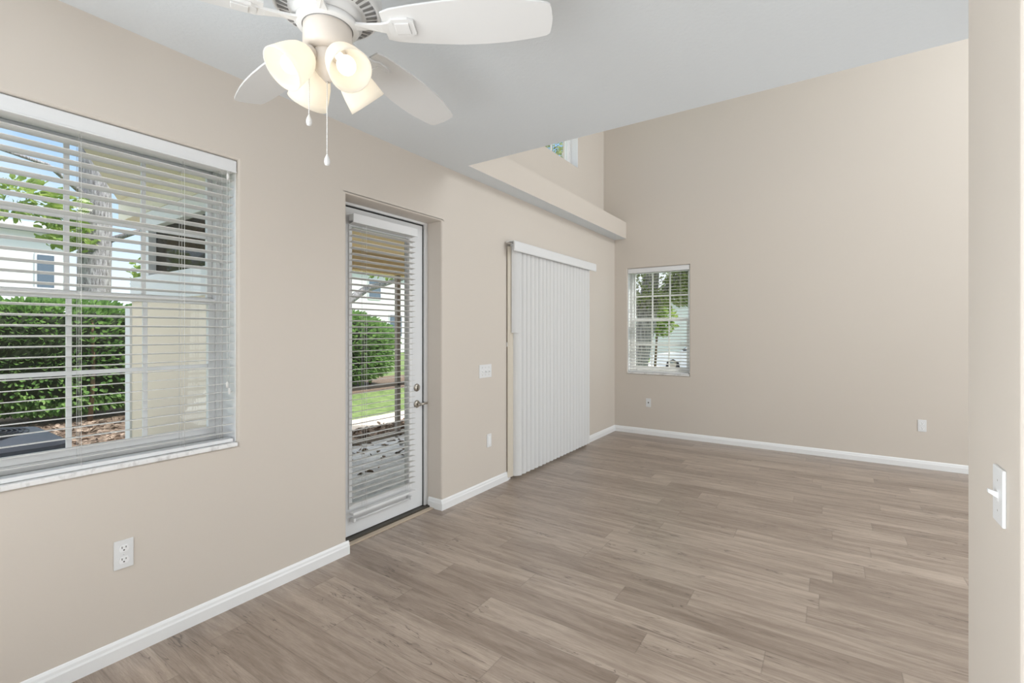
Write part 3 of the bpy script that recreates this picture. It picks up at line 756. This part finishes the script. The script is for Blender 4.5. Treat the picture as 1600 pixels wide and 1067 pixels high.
m = MB(); m.box((-4.74, PW+.13, 2.0), (-4.62, 5.2, 2.22)); m.build('porch_beam', M_yellow, po)['label'] = 'warm yellow porch beam'
for y in (4.235, 2.0): MB().box((-4.70, y, GZ+.02), (-4.65, y+.06, 2.0), .003).build('screen_post', M_grey, po)
m = MB(); m.box((-4.69, PW+.13, .565), (-4.65, 5.2, .61), .003); m.box((-4.70, PW+.13, GZ+.02), (-4.64, 5.2, GZ+.07), .003); m.build('screen_rail', M_grey, po)
MB().box((-4.70, 5.2, GZ), (-2.505, 5.3, 2.22)).build('end_wall', M_stucco, po)

# air conditioner ------------------------------------------------------
AX, AY, AW = -3.86, .43, .36
ac = thing('air_conditioner', (AX, AY, GZ), 'dark blue grey air conditioner unit outside the large window', 'air conditioner')
m = MB(); m.box((AX-AW, AY-AW, GZ+.03), (AX+AW, AY+AW, .62), .07, 4)
for i in range(15):
    z = GZ+.10+i*.043; m.box((AX-AW-.004, AY-AW+.08, z), (AX+AW+.004, AY+AW-.08, z+.014)); m.box((AX-AW+.08, AY-AW-.004, z), (AX+AW-.08, AY+AW+.004, z+.014))
m.build('cabinet', M_ac, ac)
m = MB(); 
pts = []
for cx, cy, a0 in ((1, 1, 0), (-1, 1, 90), (-1, -1, 180), (1, -1, 270)):
    for i in range(7):
        t_ = R(a0+15*i); pts.append((AX+cx*(AW-.09)+.11*math.cos(t_), AY+cy*(AW-.09)+.11*math.sin(t_)))
n = len(pts); bm = m.bm
r0 = [bm.verts.new((x, y, .615)) for x, y in pts]; r1 = [bm.verts.new((x, y, .645)) for x, y in pts]
r2 = [bm.verts.new((AX+(x-AX)*.93, AY+(y-AY)*.93, .665)) for x, y in pts]
r3 = [bm.verts.new((AX+.27*(x-AX)/math.hypot(x-AX, y-AY), AY+.27*(y-AY)/math.hypot(x-AX, y-AY), .695)) for x, y in pts]
r4 = [bm.verts.new((AX+.262*(x-AX)/math.hypot(x-AX, y-AY), AY+.262*(y-AY)/math.hypot(x-AX, y-AY), .62)) for x, y in pts]
for a_, b_ in ((r0, r1), (r1, r2), (r2, r3), (r3, r4)):
    for j in range(n): bm.faces.new((a_[j], a_[(j+1) % n], b_[(j+1) % n], b_[j]))
bm.faces.new(r0[::-1])
m.build('top_cover', mat('ac_top', (.075, .088, .13), .5), ac)
m = MB()
for k_ in range(11):
    rr = .045+.022*k_; zz = .715-.02*(rr/.27)**2
    m.lathe([(rr-.0035, zz), (rr, zz+.0035), (rr+.0035, zz), (rr, zz-.0035)], (AX, AY, 0), (0, 0, 1), 40, closed=True)
for k_ in range(8):
    a_ = R(45*k_+10); m.tube([(AX+.03*math.cos(a_), AY+.03*math.sin(a_), .712), (AX+.268*math.cos(a_), AY+.268*math.sin(a_), .693)], .0035, 6)
m.lathe([(0, .722), (.035, .72), (.04, .708), (0, .705)], (AX, AY, 0), (0, 0, 1), 20)
m.build('fan_guard', M_acd, ac)['label'] = 'dark spiral fan guard'
MB().box((AX-AW-.05, AY-AW-.05, GZ-.03), (AX+AW+.05, AY+AW+.05, GZ+.03)).build('pad', M_conc, ac)

# foliage --------------------------------------------------------------
def leaves(name, pts, size, m_, parent, seed=1, flat=.5):
    rng = np.random.default_rng(seed); P = np.asarray(pts, float); n = len(P)
    o0 = np.array(WORLD[parent.name]) if parent is not None else np.zeros(3)
    d = rng.normal(size=(n, 3)); d[:, 2] *= flat; d /= np.linalg.norm(d, axis=1)[:, None]
    nn = rng.normal(size=(n, 3)); nn[:, 2] += .9; s_ = np.cross(nn, d); s_ /= np.linalg.norm(s_, axis=1)[:, None]
    up = np.cross(d, s_)
    ln = size*rng.uniform(.7, 1.25, n)[:, None]; wd = ln*.27
    base = P-o0
    V = np.empty((n, 6, 3))
    V[:, 0] = base; V[:, 1] = base+d*ln*.35+s_*wd+up*ln*.05; V[:, 2] = base+d*ln*.75+s_*wd*.75+up*ln*.02
    V[:, 3] = base+d*ln-up*ln*.06; V[:, 4] = base+d*ln*.75-s_*wd*.75+up*ln*.02; V[:, 5] = base+d*ln*.35-s_*wd+up*ln*.05
    idx = np.arange(n)[:, None]*6
    F_ = np.concatenate([idx+np.array([[0, 1, 2, 3]]), idx+np.array([[0, 3, 4, 5]])], 1).reshape(-1, 4)
    me = bpy.data.meshes.new(name); me.from_pydata(V.reshape(-1, 3).tolist(), [], F_.tolist()); me.materials.append(m_)
    o = bpy.data.objects.new(name, me); COL.objects.link(o); o.parent = parent; WORLD[o.name] = WORLD[parent.name] if parent is not None else Vector((0, 0, 0))
    return o
rng = np.random.default_rng(11)
def hedge(name, x0, x1, y0, y1, h, n, label, roundness, stems, seed, m_leaf=None):
    r = thing(name, ((x0+x1)/2, (y0+y1)/2, GZ), label, 'hedge')
    g_ = np.random.default_rng(seed)
    c = np.array([(x0+x1)/2, (y0+y1)/2, GZ+h*.56]); hs = np.array([(x1-x0)/2, (y1-y0)/2, h*.46])
    v = g_.normal(size=(n, 3)); ex = roundness
    v = v/ (np.abs(v)**ex).sum(1)[:, None]**(1/ex)
    rad = g_.uniform(.80, 1.02, n)[:, None]
    bumps = 1+.05*np.sin(v[:, 1:2]*hs[1]*4.1+1)+.04*np.sin(v[:, 2:3]*hs[2]*7)
    leaves('foliage', c+v*hs*rad*bumps, .105, m_leaf or M_leaf, r, seed)
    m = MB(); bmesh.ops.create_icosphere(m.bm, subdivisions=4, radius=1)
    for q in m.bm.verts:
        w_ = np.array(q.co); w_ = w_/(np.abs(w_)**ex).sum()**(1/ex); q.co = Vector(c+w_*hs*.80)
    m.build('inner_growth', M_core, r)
    for (sx_, sy_) in stems:
        MB().tube([(sx_, sy_, GZ-.02), (sx_+.03, sy_+.02, .3), (sx_-.02, sy_+.05, .75), (sx_+.03, sy_+.02, h*.8)], [.035, .03, .024, .015], 8).build('stem', M_twig, r)
    return r
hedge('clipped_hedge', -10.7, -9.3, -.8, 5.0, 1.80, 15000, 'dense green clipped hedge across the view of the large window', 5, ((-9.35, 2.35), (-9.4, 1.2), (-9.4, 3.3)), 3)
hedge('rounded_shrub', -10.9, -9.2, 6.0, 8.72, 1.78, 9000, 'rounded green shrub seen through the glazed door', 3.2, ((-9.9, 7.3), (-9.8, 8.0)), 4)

def tree(name, label, base, path, rads, branches, blobs, nleaf, size, m_leaf, seed):
    r = thing(name, base, label, 'tree'); bx_, by_, bz_ = base
    m = MB(); m.tube([(bx_+a_, by_+b_, bz_+c_) for a_, b_, c_ in path], rads, 14); m.build('trunk', M_bark, r)
    for p, ra in branches:
        m = MB(); m.tube([(bx_+a_, by_+b_, bz_+c_) for a_, b_, c_ in p], ra, 8); m.build('branch', M_bark, r)
    g_ = np.random.default_rng(seed); P = []
    for (cx, cy, cz, rx, ry, rz, wgt) in blobs:
        k_ = int(nleaf*wgt); v = g_.normal(size=(k_, 3)); v /= np.linalg.norm(v, axis=1)[:, None]; v *= g_.uniform(.25, 1, k_)[:, None]**.5
        P.append(np.array([bx_+cx, by_+cy, bz_+cz])+v*np.array([rx, ry, rz]))
    leaves('foliage', np.concatenate(P), size, m_leaf, r, seed)
    return r
# pine trunk behind the hedge
tree('tall_tree', 'tall grey barked tree rising behind the clipped hedge', (-14.3, 3.66, GZ), [(0, 0, -.05), (.02, 0, 2), (-.02, .05, 4), (0, 0, 7), (.1, .1, 10)], [.36, .31, .30, .27, .2],
     [([(0, 0, 4.4), (.6, -.9, 4.9), (1.0, -2.2, 5.0)], [.06, .04, .02]), ([(0, 0, 3.4), (.3, .9, 3.9), (.5, 1.9, 4.0)], [.08, .05, .03])],
     [(.5, -1.4, 4.1, .7, 1.1, .35, .30), (1, -2.6, 3.7, .7, .9, .35, .22), (.2, 1.5, 2.7, .5, .9, .9, .40), (0, 0, 10, 2, 2, 1.5, .3), (.3, -.5, 3.5, .5, .5, .4, .12)], 1500, .20, M_leaf2, 5)
# tree seen through the glazed door: low leaning limb
tree('leaning_tree', 'grey tree with a low leaning limb seen through the glazed door', (-13.2, 8.6, GZ), [(0, 0, -.05), (.05, .1, 1), (0, .15, 1.9), (-.1, 0, 3.2), (0, -.2, 6)], [.26, .22, .21, .18, .1],
     [([(0, .1, 1.75), (.1, 1.0, 2.25), (.2, 1.9, 2.85), (.3, 3.4, 3.3)], [.17, .15, .12, .06]), ([(0, .2, 2.6), (.1, .8, 3.3), (.2, 1.2, 4.2)], [.1, .08, .04])],
     [(0, 2.9, 3.9, 1, 1.4, .6, .5), (0, 0, 6.2, 2, 2, 1.2, .8)], 1600, .18, M_leaf2, 6)
# far window
tree('oak_tree', 'leafy oak filling the top of the far window', (-3.75, 10.6, GZ), [(0, 0, -.05), (.10, .1, .8), (.25, .2, 1.6), (.35, .2, 2.6), (.5, .2, 4)], [.27, .23, .22, .18, .1],
     [([(.25, .2, 1.7), (.9, .1, 2.5), (1.7, 0, 3.1)], [.13, .1, .05]), ([(.2, .2, 1.7), (-.5, .2, 2.4), (-1.2, .3, 3.0)], [.12, .09, .05])],
     [(.4, .2, 2.55, 1.6, .9, .62, 1.0), (1.6, .3, 2.75, 1.0, .9, .7, .5), (-1.2, .3, 2.6, 1, .9, .8, .4), (.4, .2, 4.0, 2.2, 1.6, .8, .6)], 3600, .125, M_leaf3, 8)
sh_ = thing('small_shrub', (-4.0, 13.0, GZ), 'light green bush near the oak trunk beyond the far window', 'shrub')
g_ = np.random.default_rng(9); v = g_.normal(size=(1000, 3)); v /= np.linalg.norm(v, axis=1)[:, None]; v *= g_.uniform(.3, 1, 1000)[:, None]**.5
leaves('foliage', np.array([-3.85, 13.0, 1.62])+v*np.array([.42, .42, .50]), .12, M_leaf2, sh_, 10)
MB().tube([(-4.0, 13, GZ-.02), (-3.9, 13, 1.6)], [.04, .025], 8).build('stem', M_twig, sh_)
# tree crown outside the high window
tree('slender_tree', 'slender leafy tree outside the high window', (-8.9, 15.7, GZ), [(0, 0, -.05), (0, 0, 4), (.1, .1, 8.8)], [.14, .12, .05],
     [([(0, 0, 5.8), (.3, .2, 7.2), (.5, .3, 8.4)], [.06, .045, .02]), ([(0, 0, 6.2), (-.3, -.1, 7.6), (-.6, -.2, 8.8)], [.06, .04, .02])],
     [(-.1, .1, 8.0, .75, .6, .9, .7), (.1, .1, 9.4, .9, .8, .6, .3)], 900, .15, M_leaf3, 12)

# mulch chips (nobody could count them)
g_ = np.random.default_rng(21); n = 2600
cx = np.concatenate([g_.uniform(-5.42, -4.80, n//2), g_.uniform(-9.3, -7.4, n//2)]); cy = np.concatenate([g_.uniform(1.9, 7, n//2), g_.uniform(-.5, 3.4, n//2)])
mc = thing('mulch_chips', (-7, 3, GZ), 'loose bark chips scattered over the mulch', 'mulch'); mc['kind'] = 'stuff'
leaves('chips', np.stack([cx, cy, np.full(n, GZ+.012)], 1), .085, mottled('bark_chip', (.10, .07, .05), (.42, .32, .26), 3, .9, 2), mc, 22, .12)['kind'] = 'stuff'

g_ = np.random.default_rng(31); n = 130
lx_ = -4.62+np.abs(g_.normal(0, .55, n)); ly_ = g_.uniform(2.2, 5.1, n); k_ = (lx_ < -2.7)
ll = leaves('leaf_litter', np.stack([lx_[k_], ly_[k_], np.full(k_.sum(), GZ+.024)], 1), .085, mottled('dry_leaf', (.05, .035, .025), (.20, .14, .09), 3, .9, 2), None, 32, .05)
tag(ll, 'dry dark leaves blown over the grey patio', 'leaves', kind='stuff')

# neighbouring houses
def house(name, x0, y0, x1, y1, h, roof_h, axis, label, wins, wall_m=M_house, ov=.4):
    r = thing(name, ((x0+x1)/2, (y0+y1)/2, GZ), label, 'house')
    MB().box((x0, y0, GZ), (x1, y1, h)).build('walls', wall_m, r)
    m = MB()
    if axis == 'y': m.prism([(x0-ov, y0-ov, h), (x1+ov, y0-ov, h), ((x0+x1)/2, y0-ov, h+roof_h)], (0, y1-y0+2*ov, 0))
    else: m.prism([(x0-ov, y0-ov, h), (x0-ov, y1+ov, h), (x0-ov, (y0+y1)/2, h+roof_h)], (x1-x0+2*ov, 0, 0))
    m.build('roof', M_roof, r)
    for side, u0, u1, z0, z1 in wins:
        f = MB(); p = MB(); t_ = .05
        if side == 'e':
            f.box((x1, u0-.06, z0-.06), (x1+t_, u1+.06, z1+.06)); p.box((x1+t_, u0, z0), (x1+t_+.02, u1, z1))
        else:
            f.box((u0-.06, y0-t_, z0-.06), (u1+.06, y0, z1+.06)); p.box((u0, y0-t_-.02, z0), (u1, y0-t_, z1))
        fo = f.build('window', M_pwhite, r); p.build('pane', M_wglass, fo)
    return r
house('neighbour_house', -34, -6, -24, 5.4, 4.9, 1.2, 'y', 'tall white house far behind the clipped hedge', [('e', 4.55, 5.0, 2.9, 4.1), ('e', .4, 1.4, 2.9, 4.1)])
house('neighbour_garage', -22, -6, -17, 3.7, 2.05, .55, 'y', 'low garage with grey roof just behind the clipped hedge', [])
house('neighbour_house', -36, 14.0, -24, 26, 5.2, 1.6, 'y', 'large white house beyond the rounded shrub', [('e', 17.5, 18.5, 1.0, 2.4), ('e', 21.2, 22.2, 1, 2.4), ('e', 19.5, 20.4, 3.4, 4.6)])
house('neighbour_house', -9.6, 26, 2, 34, 3.0, 1.6, 'x', 'white house with grey roof beyond the parked car', [('s', -5.3, -4.7, .9, 2.2)])

# parked car -------------------------------------------------------------
CX, CY = -5.15, 16.2                                   # front bumper, near side
car = thing('parked_car', (CX+1.85, CY+.75, GZ), 'white car parked beyond the far window', 'car')
M_car = mat('white_car_paint', (.82, .84, .88), .25); M_tyre = mat('tyre_rubber', (.02, .02, .022), .8)
zb = GZ+.003
side = [(0.02, .22), (0, .36), (.05, .52), (.22, .60), (1.02, .70), (1.55, 1.07), (2.05, 1.14), (2.70, 1.10), (3.28, .80), (3.66, .76), (3.74, .60), (3.74, .30), (3.68, .20),
        (3.22, .18), (3.18, .34), (3.0, .44), (2.80, .34), (2.76, .18), (1.02, .16), (.98, .34), (.80, .44), (.60, .34), (.56, .18)]
m = MB(); m.prism([(CX+x, CY, zb+z) for x, z in side], (0, 1.46, 0)); 
body_edges = [e_ for e_ in m.bm.edges if abs(e_.verts[0].co.y-e_.verts[1].co.y) < 1e-6]
bmesh.ops.bevel(m.bm, geom=body_edges, offset=.035, segments=2, profile=.5, affect='EDGES', clamp_overlap=True)
m.build('body', M_car, car)
for y in (CY-.006, CY+1.44):
    for ww in (((1.16, .74), (1.58, 1.02), (2.02, 1.08), (2.02, .74)), ((2.09, .74), (2.09, 1.08), (2.66, 1.04), (3.10, .80))):
        MB().prism([(CX+x, y, zb+z) for x, z in ww], (0, .026, 0)).build('side_window', M_wglass, car)
gm = MB(); gm.prism([(CX+1.06, CY+.12, zb+.735), (CX+1.06, CY+1.34, zb+.735), (CX+1.52, CY+1.28, zb+1.065), (CX+1.52, CY+.18, zb+1.065)], (-.02, 0, .012)); gm.build('windshield', M_wglass, car)
for x in (.79, 2.99):
    for y in (CY+.02, CY+1.26):
        m = MB(); m.lathe([(.0, 0), (.255, 0), (.27, .03), (.27, .15), (.255, .18), (0, .18)], (CX+x, y, zb+.27), (0, 1, 0), 28); wl = m.build('wheel', M_tyre, car)
        m = MB(); yy = y-.006 if y < CY+.5 else y+.18
        m.lathe([(0, 0), (.12, 0), (.13, .006), (0, .006)], (CX+x, yy, zb+.27), (0, 1, 0), 24); m.build('rim', M_nickel, wl)
for y in (CY+.10, CY+1.06): MB().box((CX-.008, y, zb+.44), (CX+.12, y+.30, zb+.54), .02).build('headlight', mat('lamp_lens', (.55, .58, .62), .1), car)
m = MB(); m.box((CX+1.14, CY-.10, zb+.74), (CX+1.22, CY+.0, zb+.82), .02); m.build('side_mirror', M_dark, car)
m = MB(); m.box((CX-.012, CY+.40, zb+.26), (CX+.05, CY+1.06, zb+.40), .01); m.build('grille', M_acd, car)

# ------------------------------------------------------------------ final pass: units -> metres
for me in bpy.data.meshes: me.transform(Matrix.Scale(S, 4))
for o in bpy.data.objects:
    if o.type in {'MESH', 'EMPTY'}: o.location = o.location*S
